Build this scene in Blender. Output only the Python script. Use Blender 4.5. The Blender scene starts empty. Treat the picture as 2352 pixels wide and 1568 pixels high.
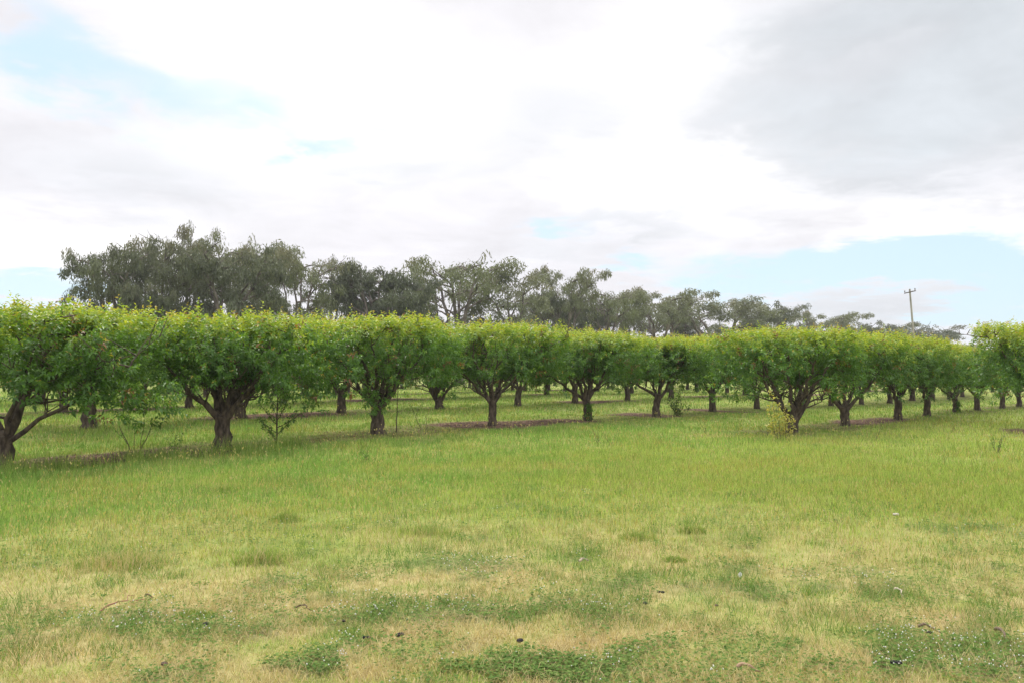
import bpy, math, random
import numpy as np
from mathutils import Vector

PI = math.pi
scene = bpy.context.scene
COL = scene.collection

# ------------------------------------------------------------------ camera model (photo measured at 2352 x 1568)
F, CX, CY, HORIZON = 1898.0, 1176.0, 784.0, 850.0
EYE = 1.55
PITCH = math.atan((HORIZON - CY) / F)
TH = math.radians(42.1)                                  # heading of the orchard rows, right of the view axis
DIR = np.array([math.sin(TH), math.cos(TH)])
NRM = np.array([-math.cos(TH), math.sin(TH)])
ROW_A, ROW_B, ROW_C = 15.4, 9.2, 4.4                     # distance of the rows from the camera, across the rows
REAR_ROWS = [21.9, 28.2, 34.5, 40.8]
TREE_H = 2.8
SPACING = 4.0


# ------------------------------------------------------------------ noise
class Noise:
    def __init__(self, seed):
        self.t = np.random.default_rng(seed).random((64, 64, 64)).astype(np.float32)

    def at(self, x, y, z=0.0):
        x = np.asarray(x, float); y = np.asarray(y, float); z = np.asarray(z, float) + 0 * x
        xi, yi, zi = np.floor(x).astype(int), np.floor(y).astype(int), np.floor(z).astype(int)
        fx, fy, fz = x - xi, y - yi, z - zi
        fx, fy, fz = fx * fx * (3 - 2 * fx), fy * fy * (3 - 2 * fy), fz * fz * (3 - 2 * fz)
        out = 0
        for a in (0, 1):
            for b in (0, 1):
                for c in (0, 1):
                    w = (fx if a else 1 - fx) * (fy if b else 1 - fy) * (fz if c else 1 - fz)
                    out = out + w * self.t[(xi + a) & 63, (yi + b) & 63, (zi + c) & 63]
        return out

    def fbm(self, x, y, z=0.0, o=3):
        s, a, n = 0, 0.5, 0
        for i in range(o):
            s = s + a * self.at(x * 2 ** i + 7.3 * i, y * 2 ** i + 3.1 * i, z * 2 ** i); n += a; a *= 0.5
        return s / n


N1, N2, N3 = Noise(1), Noise(2), Noise(3)


def sstep(a, b, x):
    t = np.clip((x - a) / (b - a), 0, 1)
    return t * t * (3 - 2 * t)


# ------------------------------------------------------------------ terrain
CTRL = np.array([  # x, y, height: read off the trunks' feet
    (-8.7, 14.2, -.12), (-5.9, 17.2, .0), (-3.3, 20.2, .13), (-.55, 23.2, .05), (2.4, 26.6, -.02), (5.1, 29.5, 0), (7.9, 32.6, -.03),
    (7.6, 22.7, -.12), (10.3, 25.7, -.08), (13.7, 29.4, -.18), (16, 32, -.15), (18.9, 35.2, -.17), (21.5, 38.1, -.25),
    (24.5, 41.3, -.3), (27.2, 44.3, -.36), (33, 51, -.45), (45, 65, -.5), (60, 80, -.5), (14, 22, -.1), (18, 24, -.15), (22, 30, -.25),
    (-5.5, 27.5, .2), (-2.5, 30.5, .2), (2.6, 36, .18), (5.2, 39, .15), (-12, 24, .18), (-15, 30, .25), (-8, 36, .3), (0, 45, .3),
    (10, 50, .15), (20, 55, -.1), (-10, 12, -.1), (0, 5, 0), (-4, 7, 0), (4, 7, 0), (0, 9, 0), (6, 10, 0), (-5, 11, .02), (0, 13, .02),
    (5, 15, -.03), (9, 14, -.05), (0, 18, .05), (5, 20, -.08), (-8, 5, 0), (8, 5, 0)])


def terrain(x, y):
    x = np.atleast_1d(np.asarray(x, float)); y = np.atleast_1d(np.asarray(y, float))
    out = np.zeros(len(x))
    for s in range(0, len(x), 60000):
        X, Y = x[s:s + 60000, None], y[s:s + 60000, None]
        w = np.exp(-((X - CTRL[:, 0]) ** 2 + (Y - CTRL[:, 1]) ** 2) / (2 * 3.0 ** 2))
        out[s:s + 60000] = (w * CTRL[:, 2]).sum(1) / (w.sum(1) + .03)
    near = np.exp(-((x / 45) ** 2 + (y / 45) ** 2))
    return out + near * ((N2.fbm(x * .8, y * .8) - .5) * .07)


def tz(x, y):
    return float(terrain([x], [y])[0])


def px_ground(px, py):
    """the point of the ground seen at a pixel of the photograph"""
    u, v = (px - CX) / F, (CY - py) / F
    cp, sp = math.cos(PITCH), math.sin(PITCH)
    d = np.array([u, cp - v * sp, sp + v * cp])
    z = 0.0
    for _ in range(6):
        t = (z - EYE) / d[2]
        z = tz(d[0] * t, d[1] * t)
    return d[0] * t, d[1] * t, z


def row_point(d, px):
    """where the row at distance d crosses the line of sight at column px"""
    k = (px - CX) / F
    # d*n + t*dir with x/y = k
    t = (k * d * NRM[1] - d * NRM[0]) / (DIR[0] - k * DIR[1])
    p = d * NRM + t * DIR
    return float(p[0]), float(p[1])


# ------------------------------------------------------------------ mesh building
class Geo:
    """collects vertices, faces (quads or triangles) and one colour per vertex; build() links ONE mesh object"""

    def __init__(self):
        self.v, self.f3, self.f4, self.c, self.n = [], [], [], [], 0

    def add(self, v, f, col=(1, 1, 1)):
        v = np.asarray(v, np.float32).reshape(-1, 3); f = np.asarray(f, np.int32)
        c = np.asarray(col, np.float32)
        if c.ndim == 1:
            c = np.tile(c[:3], (len(v), 1))
        self.v.append(v); self.c.append(c)
        (self.f3 if f.shape[1] == 3 else self.f4).append(f + self.n)
        self.n += len(v)

    def tube(self, path, rad, sides=6, col=(1, 1, 1), cap=True, rough=0, rng=None):
        P = np.asarray(path, float); R = np.asarray(rad, float) * np.ones(len(P))
        T = np.gradient(P, axis=0); T /= np.linalg.norm(T, axis=1)[:, None] + 1e-9
        up = np.array([0.31, 0.95, 0.1]) if abs(T[0][2]) > .7 else np.array([0, 0, 1.])
        A = np.cross(T, up); A /= np.linalg.norm(A, axis=1)[:, None] + 1e-9
        B = np.cross(T, A)
        ang = np.arange(sides) * 2 * PI / sides
        rr = R[:, None] * (1 + (rough * (rng.random((len(P), sides)) - .5) if rough else 0))
        V = P[:, None, :] + rr[..., None] * (np.cos(ang)[None, :, None] * A[:, None, :] + np.sin(ang)[None, :, None] * B[:, None, :])
        n = len(P)
        i, j = np.meshgrid(np.arange(n - 1), np.arange(sides), indexing='ij')
        a = (i * sides + j).ravel(); b = (i * sides + (j + 1) % sides).ravel()
        self.add(V.reshape(-1, 3), np.stack([a, b, b + sides, a + sides], 1), col)
        if cap:
            k = self.n
            tip = P[-1] + T[-1] * R[-1] * .6
            self.add(np.vstack([V[-1], tip[None]]), [[q, (q + 1) % sides, sides] for q in range(sides)], col)
            self.add(np.vstack([V[0], P[0][None]]), [[(q + 1) % sides, q, sides] for q in range(sides)], col)

    def leaves(self, p, d, nrm, L, W, col, fold=.25, droop=.15):
        d = d / (np.linalg.norm(d, axis=1)[:, None] + 1e-9)
        s = np.cross(d, nrm); s /= np.linalg.norm(s, axis=1)[:, None] + 1e-9
        n = np.cross(s, d)
        L = L[:, None]; W = W[:, None]
        mid = p + d * L * .45
        a = mid + s * W * .5 + n * W * fold; b = mid - s * W * .5 + n * W * fold
        tip = p + d * L - np.array([0, 0, 1.]) * L * droop
        m = len(p)
        V = np.stack([p, a, tip, b], 1).reshape(-1, 3)
        k = np.arange(m)[:, None] * 4
        self.add(V, np.vstack([k + [0, 1, 2], k + [0, 2, 3]]), np.repeat(col, 4, 0))

    def build(self, name, mat, parent=None, smooth=False):
        me = bpy.data.meshes.new(name)
        V = np.vstack(self.v)
        f3 = np.vstack(self.f3) if self.f3 else np.zeros((0, 3), np.int32)
        f4 = np.vstack(self.f4) if self.f4 else np.zeros((0, 4), np.int32)
        me.vertices.add(len(V)); me.vertices.foreach_set('co', V.ravel())
        loops = np.concatenate([f3.ravel(), f4.ravel()])
        me.loops.add(len(loops)); me.loops.foreach_set('vertex_index', loops)
        me.polygons.add(len(f3) + len(f4))
        st = np.concatenate([np.arange(len(f3)) * 3, len(f3) * 3 + np.arange(len(f4)) * 4]).astype(np.int32)
        me.polygons.foreach_set('loop_start', st)
        try:
            me.polygons.foreach_set('loop_total', np.concatenate([np.full(len(f3), 3), np.full(len(f4), 4)]).astype(np.int32))
        except Exception:
            pass
        if smooth:
            me.polygons.foreach_set('use_smooth', np.ones(len(st), bool))
        me.update(calc_edges=True)
        C = np.vstack(self.c)
        at = me.color_attributes.new('col', 'FLOAT_COLOR', 'POINT')
        at.data.foreach_set('color', np.hstack([C, np.ones((len(C), 1), np.float32)]).astype(np.float32).ravel())
        me.materials.append(mat)
        o = bpy.data.objects.new(name, me); COL.objects.link(o)
        if parent:
            o.parent = parent
        return o


def thing(name, label, cat, loc=(0, 0, 0), rz=0, group=None):
    o = bpy.data.objects.new(name, None); COL.objects.link(o)
    o.empty_display_size = .2
    o.location = loc; o.rotation_euler = (0, 0, rz)
    tag(o, label, cat, group)
    return o


def tag(o, label, cat, group=None, kind=None):
    o['label'] = label; o['category'] = cat
    if group: o['group'] = group
    if kind: o['kind'] = kind
    return o


def dup(root, label, group=None, loc=(0, 0, 0), rz=0, scale=(1, 1, 1)):
    r = root.copy(); COL.objects.link(r)
    r['label'] = label
    if group: r['group'] = group
    r.location = loc; r.rotation_euler = (0, 0, rz); r.scale = scale
    for ch in list(root.children):
        c = ch.copy(); COL.objects.link(c); c.parent = r
    return r


# ------------------------------------------------------------------ materials
def new_mat(name):
    m = bpy.data.materials.new(name); m.use_nodes = True
    nt = m.node_tree; nt.nodes.clear()
    return m, nt, nt.nodes.new


def leaf_mat(name, trans=.4, rough=.5, spec=.3, tint=(1.15, 1.1, .6)):
    m, nt, N = new_mat(name); L = nt.links.new
    out = N('ShaderNodeOutputMaterial'); at = N('ShaderNodeAttribute'); at.attribute_name = 'col'
    pr = N('ShaderNodeBsdfPrincipled'); pr.inputs['Roughness'].default_value = rough
    pr.inputs['Specular IOR Level'].default_value = spec
    tr = N('ShaderNodeBsdfTranslucent'); mx = N('ShaderNodeMixShader'); mx.inputs[0].default_value = trans
    tm = N('ShaderNodeMix'); tm.data_type = 'RGBA'; tm.blend_type = 'MULTIPLY'; tm.inputs[0].default_value = 1
    tm.inputs[7].default_value = (*tint, 1)
    L(at.outputs['Color'], pr.inputs['Base Color']); L(at.outputs['Color'], tm.inputs[6]); L(tm.outputs[2], tr.inputs[0])
    L(pr.outputs[0], mx.inputs[1]); L(tr.outputs[0], mx.inputs[2]); L(mx.outputs[0], out.inputs[0])
    return m


def bark_mat(name, a, b, scale=14, bump=.5):
    m, nt, N = new_mat(name); L = nt.links.new
    out = N('ShaderNodeOutputMaterial'); pr = N('ShaderNodeBsdfPrincipled'); pr.inputs['Roughness'].default_value = .9
    pr.inputs['Specular IOR Level'].default_value = .2
    tc = N('ShaderNodeTexCoord'); mp = N('ShaderNodeMapping'); mp.inputs['Scale'].default_value = (1, 1, .35)
    nz = N('ShaderNodeTexNoise'); nz.inputs['Scale'].default_value = scale; nz.inputs['Detail'].default_value = 6
    cr = N('ShaderNodeValToRGB'); cr.color_ramp.elements[0].position = .35; cr.color_ramp.elements[1].position = .7
    cr.color_ramp.elements[0].color = (*a, 1); cr.color_ramp.elements[1].color = (*b, 1)
    bp = N('ShaderNodeBump'); bp.inputs['Strength'].default_value = bump; bp.inputs['Distance'].default_value = .03
    L(tc.outputs['Object'], mp.inputs[0]); L(mp.outputs[0], nz.inputs[0]); L(nz.outputs[0], cr.inputs[0])
    L(cr.outputs[0], pr.inputs['Base Color']); L(nz.outputs[0], bp.inputs['Height']); L(bp.outputs[0], pr.inputs['Normal'])
    L(pr.outputs[0], out.inputs[0])
    return m


def attr_mat(name, rough=.9, noise=.5):
    m, nt, N = new_mat(name); L = nt.links.new
    out = N('ShaderNodeOutputMaterial'); pr = N('ShaderNodeBsdfPrincipled'); pr.inputs['Roughness'].default_value = rough
    pr.inputs['Specular IOR Level'].default_value = .2
    at = N('ShaderNodeAttribute'); at.attribute_name = 'col'
    nz = N('ShaderNodeTexNoise'); nz.inputs['Scale'].default_value = 60
    mr = N('ShaderNodeMapRange'); mr.inputs[3].default_value = 1 - noise; mr.inputs[4].default_value = 1 + noise
    mx = N('ShaderNodeMix'); mx.data_type = 'RGBA'; mx.blend_type = 'MULTIPLY'; mx.inputs[0].default_value = 1
    L(nz.outputs[0], mr.inputs[0]); L(mr.outputs[0], mx.inputs[7]); L(at.outputs['Color'], mx.inputs[6])
    L(mx.outputs[2], pr.inputs['Base Color']); L(pr.outputs[0], out.inputs[0])
    return m


M_LEAF = leaf_mat('orchard_leaf', .45, .42, .35, (1.35, 1.25, .55))
M_GUM = leaf_mat('gum_leaf', .25, .55, .3, (1.1, 1.05, .8))
M_GRASS = leaf_mat('grass_blade', .35, .7, .06, (1.1, 1.1, .7))
M_BARK = bark_mat('orchard_bark', (.04, .031, .024), (.145, .112, .08))
M_GUMBARK = bark_mat('gum_bark', (.06, .05, .04), (.22, .19, .16), 3, .3)
M_PLAIN = attr_mat('dull_surface')
M_POLE = bark_mat('weathered_timber', (.22, .21, .18), (.38, .36, .31), 6, .2)
M_FLOWER = attr_mat('petal', .7, .08)


# ------------------------------------------------------------------ rows: where trees stand
def row_t(d, p):
    return p[0] * DIR[0] + p[1] * DIR[1]


FRONT_PX = [10, 513, 868, 1131, 1350, 1505, 1636]
RIGHT_PX = [1815, 1940, 2060, 2127, 2197, 2250, 2300, 2340]
ta = [row_t(ROW_A, row_point(ROW_A, x)) for x in FRONT_PX]
tb = [row_t(ROW_B, row_point(ROW_B, x)) for x in RIGHT_PX]
SOIL_ROWS = [(ROW_A, ta[0] - 14), (ROW_B, tb[0] - 1.2), (ROW_C, 23.5)] + [(d, -30) for d in REAR_ROWS]


def soil_mask(x, y):
    q = x * NRM[0] + y * NRM[1]; t = x * DIR[0] + y * DIR[1]
    out = np.zeros(len(x))
    for d, t0 in SOIL_ROWS:
        wob = (N1.fbm(t * .35 + d, q * .35) - .5)
        w = (1.15 if d == ROW_A else .85) + 1.5 * wob
        m = sstep(w + .3, w - .25, np.abs(q - d - .3) + .8 * (N2.fbm(t * 1.6, q * 1.6, 0, 3) - .42)) * sstep(t0 - .6, t0 + .6, t)
        gap = sstep(.36, .52, N3.fbm(t * .45, d + 0 * t, 0, 2)) if d in (ROW_A, ROW_B) else sstep(.40, .6, N3.fbm(t * .3 + 3, d * 1.7 + 0 * t, 0, 2) + .1 * (d < 22) * (t < 16))
        if d == ROW_A:                                  # widest and barest at the left end
            gap = np.where(t < ta[3], .42, .2)
            for a_, b_ in ((ta[0] - 14, ta[1] - .2), (ta[3] - 1.3, ta[4] + .1), (ta[5] - .7, ta[5] + 1.0), (ta[6] + .1, ta[6] + 1.5)):
                gap = np.maximum(gap, sstep(a_ - .4, a_ + .3, t) * sstep(b_ + .4, b_ - .3, t))
        if d == ROW_B:
            gap = np.maximum(.15, np.maximum(sstep(tb[1] + .3, tb[1] + .9, t) * sstep(tb[2] + 1.4, tb[2] + .8, t), .5 * gap))
        out = np.maximum(out, m * gap)
    return out


CLOVER = [(330, 1432, 140, 26), (470, 1440, 60, 16), (1270, 1392, 120, 32), (1050, 1296, 90, 14), (1850, 1345, 130, 22), (2180, 1490, 210, 50),
          (1980, 1455, 90, 14), (700, 1535, 80, 22), (1200, 1530, 110, 24), (1030, 1400, 160, 30), (580, 1448, 60, 14), (2090, 1540, 160, 26),
          (1160, 1425, 60, 12), (1480, 1505, 50, 10), (860, 1420, 90, 20), (760, 1380, 60, 12),
          (1960, 1362, 70, 10), (1420, 1345, 80, 14), (2250, 1410, 90, 12), (1700, 1300, 60, 8), (2200, 1215, 100, 10)]
CLOVER_W = []
for (a, b, rx, ry) in CLOVER:
    gx, gy, _ = px_ground(a, b); ex, _, _ = px_ground(a + rx, b); _, e1, _ = px_ground(a, b - ry); _, e2, _ = px_ground(a, b + ry)
    CLOVER_W.append((gx, gy, abs(ex - gx), abs(e1 - e2) / 2))


def clover_mask(x, y):
    m = np.zeros(len(x))
    for gx, gy, rx, ry in CLOVER_W:
        m = np.maximum(m, 1 - np.sqrt(((x - gx) / rx) ** 2 + ((y - gy) / ry) ** 2) * .52)
    nz = N1.fbm(x * 3.4 + 9, y * 3.4, 0, 4) - .5 + .5 * (N3.at(x * 11, y * 11) - .5)
    return sstep(.40, .66, m + nz * 2.3) * (y < 11)


STRAW_SPOT = px_ground(1630, 1001)


def dry_mask(x, y):
    """how straw-dry the turf is: dry close by, lush towards the trees"""
    r = np.hypot(x, y * 1.0)
    n = N2.fbm(x * .55 + 4, y * .55 + 11, 0, 4)
    base = sstep(11.0, 4.2, r - .10 * x)
    n2 = N1.fbm(x * 4.2 + 14, y * 4.2 + 5, 0, 4)
    m = np.clip(base * .64 + (n - .5) * .7 + (n2 - .5) * 1.7 * base, 0, 1)
    return np.maximum(m, .95 * sstep(1.3, .5, np.hypot((x - STRAW_SPOT[0]) / .75, (y - STRAW_SPOT[1]) / .5)))


def green_mask(x, y):
    q = x * NRM[0] + y * NRM[1]
    return sstep(5.5, 11.5, q + (N1.fbm(x * .4, y * .4) - .5) * 3)


# ------------------------------------------------------------------ ground
def make_ground():
    def axis(lo, hi, step, far):
        mid = np.arange(lo, hi + .001, step)
        g = step * np.cumsum(1.22 ** np.arange(1, 60)); g = g[g < far]
        return np.concatenate([lo - g[::-1], mid, hi + g])
    xs, ys = axis(-26, 36, .25, 2500), axis(1, 62, .25, 2500)
    X, Y = np.meshgrid(xs, ys, indexing='ij')
    x, y = X.ravel(), Y.ravel()
    z = terrain(x, y)
    V = np.stack([x, y, z], 1)
    nx, ny = len(xs), len(ys)
    i, j = np.meshgrid(np.arange(nx - 1), np.arange(ny - 1), indexing='ij')
    a = (i * ny + j).ravel()
    g = Geo()
    col = np.stack([soil_mask(x, y), dry_mask(x, y), clover_mask(x, y)], 1)
    g.add(V, np.stack([a, a + ny, a + ny + 1, a + 1], 1), col)
    m, nt, N = new_mat('orchard_floor'); L = nt.links.new
    out = N('ShaderNodeOutputMaterial'); pr = N('ShaderNodeBsdfPrincipled'); pr.inputs['Roughness'].default_value = .95
    pr.inputs['Specular IOR Level'].default_value = .1
    at = N('ShaderNodeAttribute'); at.attribute_name = 'col'
    sp = N('ShaderNodeSeparateColor'); L(at.outputs['Color'], sp.inputs[0])
    tc = N('ShaderNodeNewGeometry')

    def noise(s, d=5):
        n = N('ShaderNodeTexNoise'); n.inputs['Scale'].default_value = s; n.inputs['Detail'].default_value = d
        L(tc.outputs['Position'], n.inputs['Vector']); return n.outputs[0]

    def ramp(f, a, b, p0=.35, p1=.65):
        r = N('ShaderNodeValToRGB'); e = r.color_ramp.elements
        e[0].position, e[1].position = p0, p1; e[0].color = (*a, 1); e[1].color = (*b, 1); L(f, r.inputs[0]); return r.outputs[0]

    def mix(f, a, b):
        x_ = N('ShaderNodeMix'); x_.data_type = 'RGBA'; L(f, x_.inputs[0]); L(a, x_.inputs[6]); L(b, x_.inputs[7]); return x_.outputs[2]
    green = ramp(noise(2.5), (.15, .21, .045), (.27, .29, .08))
    dry = ramp(noise(9), (.26, .20, .09), (.46, .37, .19))
    soil = ramp(noise(7), (.055, .037, .03), (.22, .135, .10))
    clov = ramp(noise(20), (.05, .09, .03), (.10, .15, .05))
    c = mix(sp.outputs[1], green, dry)
    hv = N('ShaderNodeMath'); hv.operation = 'MULTIPLY'; hv.inputs[1].default_value = .55; L(sp.outputs[2], hv.inputs[0])
    c = mix(hv.outputs[0], c, clov)
    c = mix(sp.outputs[0], c, soil)
    L(c, pr.inputs['Base Color'])
    bp = N('ShaderNodeBump'); bp.inputs['Strength'].default_value = .6; bp.inputs['Distance'].default_value = .03
    L(noise(45, 6), bp.inputs['Height']); L(bp.outputs[0], pr.inputs['Normal'])
    L(pr.outputs[0], out.inputs[0])
    o = g.build('ground', m, smooth=True)
    o['kind'] = 'structure'
    tag(o, 'gently rolling turf of the orchard with bare brown strips under the tree rows', 'ground', kind='structure')
    return o


make_ground()

# ------------------------------------------------------------------ grass and clover
RG = np.random.default_rng(11)


def lerp(a, b, t):
    return a + (b - a) * t


def scatter(n, r0, r1, half=.66, power=1.0):
    """points round the photographer, thinning out with distance"""
    u = RG.random(n)
    r = 1 / (1 / r1 + (1 / r0 - 1 / r1) * u ** power)
    a = (RG.random(n) * 2 - 1) * half
    return r * np.sin(a), r * np.cos(a), r


def blades(g, x, y, z, h, w, lean, col, mid=True):
    n = len(x)
    az = RG.random(n) * 2 * PI; la = RG.random(n) * 2 * PI
    sx, sy = np.cos(az) * w * .5, np.sin(az) * w * .5
    lx, ly = np.cos(la) * lean * h, np.sin(la) * lean * h
    base = np.stack([x, y, z - .01], 1)
    side = np.stack([sx, sy, 0 * sx], 1)
    tip = base + np.stack([lx, ly, h * np.sqrt(np.clip(1 - lean * lean * .8, .1, 1))], 1)
    if mid:
        md = base + np.stack([lx * .35, ly * .35, h * .58], 1)
        V = np.stack([base - side, base + side, md + side * .75, md - side * .75, tip], 1).reshape(-1, 3)
        k = np.arange(n)[:, None] * 5
        c = np.repeat(col, 5, 0)
        g.add(V, k + [0, 1, 2, 3], c)
        g.f3.append((k + [3, 2, 4]).astype(np.int32) + g.n - 5 * n)
    else:
        V = np.stack([base - side, base + side, tip], 1).reshape(-1, 3)
        k = np.arange(n)[:, None] * 3
        g.add(V, k + [0, 1, 2], np.repeat(col, 3, 0))


STRAW = np.array([.50, .42, .215]); STRAW2 = np.array([.40, .31, .14])
YGREEN = np.array([.31, .385, .09]); GREEN = np.array([.185, .32, .07]); DEEP = np.array([.07, .16, .03])
CLOV = np.array([.075, .145, .03])


def grass_colour(x, y, r, dry, extra=0.0):
    n = len(x)
    a = RG.random(n)
    lush = np.clip(green_mask(x, y) * .8 + (N3.fbm(x * .7, y * .7) - .5) * 1.3 + (N1.fbm(x * 2.6 + 8, y * 2.6) - .5) * 1.3 + extra, 0, 1)[:, None]
    c = lerp(YGREEN, GREEN, np.clip(lush + (RG.random((n, 1)) - .5) * .5, 0, 1))
    isdry = (RG.random(n) < dry * .85 + .04)[:, None]
    c = np.where(isdry, lerp(STRAW, STRAW2, RG.random((n, 1)) ** 2), c)
    gold = (sstep(.48, .68, N1.fbm(x * 1.0 + 31, y * 1.0)) * .32 > a)[:, None]
    c = np.where(gold, lerp(c, np.array([.42, .32, .10]), .65), c)
    return c * (0.55 + .9 * RG.random((n, 1)))


def make_turf():
    # close turf: short, dry and green mixed
    g = Geo()
    x, y, r = scatter(330000, 2.9, 15, .78)
    dry = dry_mask(x, y); soil = soil_mask(x, y); cl = clover_mask(x, y)
    tall = sstep(6.3, 10.5, r + (N1.fbm(x * .5 + 3, y * .5) - .5) * 5)
    keep = (RG.random(len(x)) > soil * .85) & (RG.random(len(x)) > cl * .62) & (RG.random(len(x)) < .35 + .65 * (1 - dry * .6))
    x, y, r, dry, tall = x[keep], y[keep], r[keep], dry[keep], tall[keep]
    n = len(x)
    h = (.022 + .03 * RG.random(n) + tall * (.02 + .06 * RG.random(n))) * (.35 + 1.3 * N3.fbm(x * 1.9, y * 1.9))
    w = np.maximum(.0028, r * .00052) * (.8 + .7 * RG.random(n))
    lean = .35 + .6 * RG.random(n) - .25 * tall
    blades(g, x, y, terrain(x, y), h, w, lean, grass_colour(x, y, r, dry), True)
    # lying straw
    x, y, r = scatter(120000, 2.9, 12, .78)
    dry = dry_mask(x, y); keep = (RG.random(len(x)) < dry) & (RG.random(len(x)) > .7 * clover_mask(x, y))
    x, y, r = x[keep], y[keep], r[keep]; n = len(x)
    blades(g, x, y, terrain(x, y) + .012, .05 + .07 * RG.random(n), np.maximum(.0025, r * .0004), .9 + .25 * RG.random(n),
           lerp(STRAW, STRAW2, RG.random((n, 1)) ** 2) * (.8 + .45 * RG.random((n, 1))), True)
    tag(g.build('turf', M_GRASS), 'short mixed turf of dry straw and yellow green grass in the foreground', 'grass', kind='stuff')

    # taller meadow grass between the turf and the trees, and down the lanes
    g = Geo()
    x, y, r = scatter(420000, 9, 75, .72, 1.0)
    soil = soil_mask(x, y)
    q = x * NRM[0] + y * NRM[1]
    keep = (RG.random(len(x)) > soil * .82) & (RG.random(len(x)) < sstep(8.5, 13, r) + .15)
    x, y, r, soil, q = x[keep], y[keep], r[keep], soil[keep], q[keep]; n = len(x)
    h = (.045 + .085 * RG.random(n)) * (.2 + 1.6 * N3.fbm(x * 1.1, y * 1.1)) * sstep(6, 15, r) + .03
    fringe = np.exp(-((q - (ROW_A - 1.9)) / .7) ** 2) * (.25 + .75 * sstep(-5, -9, x))
    h = h * (1 + 1.0 * fringe) * (1 - .75 * soil) * (1 - .35 * sstep(2.2, .6, np.abs(q - ROW_A + .4)))
    w = np.maximum(.004, r * .0006) * (.8 + .7 * RG.random(n))
    blades(g, x, y, terrain(x, y), h, w, .15 + .5 * RG.random(n), grass_colour(x, y, r, dry_mask(x, y) * .45, .25 * fringe), False)
    # tall rank grass at the near edge of the left-hand strip
    n = 5200
    ct = ta[0] - 3 + (ta[1] - ta[0] + 4) * RG.random(90); cq = ROW_A - 1.25 + RG.normal(0, .35, 90)
    k = RG.integers(0, 90, n)
    t_, q_ = ct[k] + RG.normal(0, .10, n), cq[k] + RG.normal(0, .07, n)
    x, y = q_ * NRM[0] + t_ * DIR[0], q_ * NRM[1] + t_ * DIR[1]; r = np.hypot(x, y)
    blades(g, x, y, terrain(x, y), .16 + .30 * RG.random(n) ** 1.5, np.full(n, .008), .1 + .5 * RG.random(n), lerp(DEEP, YGREEN, RG.random((n, 1))) * 1.1, False)
    # scattered darker tufts
    tx, ty, tr = scatter(950, 5, 24, .7)
    keep = soil_mask(tx, ty) < .3; tx, ty, tr = tx[keep], ty[keep], tr[keep]
    m = 55
    sz = np.repeat(.05 + .09 * RG.random(len(tx)) ** 2, m)
    x = np.repeat(tx, m) + RG.normal(0, 1, len(sz)) * sz; y = np.repeat(ty, m) + RG.normal(0, 1, len(sz)) * sz; r = np.hypot(x, y)
    tone = np.repeat(RG.random((len(tx), 1)), m, 0)
    blades(g, x, y, terrain(x, y), (.035 + .8 * sz) * (.6 + .6 * RG.random(len(sz))), np.maximum(.004, r * .0005), .2 + .5 * RG.random(len(sz)),
           lerp(lerp(DEEP, GREEN, RG.random((len(sz), 1))), STRAW * .9, (tone > .75) * .7), False)
    # seed stalks standing above it
    x, y, r = scatter(8500, 7, 28, .72)
    keep = soil_mask(x, y) < .4
    x, y, r = x[keep], y[keep], r[keep]; n = len(x)
    z = terrain(x, y); h = .18 + .22 * RG.random(n)
    blades(g, x, y, z, h, np.maximum(.003, r * .0003), .1 + .25 * RG.random(n), lerp(YGREEN, STRAW, RG.random((n, 1))) * 1.1, False)
    d = np.stack([.6 * (RG.random(n) - .5), .6 * (RG.random(n) - .5), np.ones(n)], 1)
    g.leaves(np.stack([x, y, z + h * .93], 1), d, RG.normal(0, 1, (n, 3)), .018 + .02 * RG.random(n) + r * .0012, np.maximum(.010, r * .0011),
             lerp(np.array([.48, .42, .20]), np.array([.42, .36, .10]), RG.random((n, 1))), .2, .2)
    tag(g.build('meadow_grass', M_GRASS), 'taller green meadow grass in front of and between the orchard rows', 'grass', kind='stuff')


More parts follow.
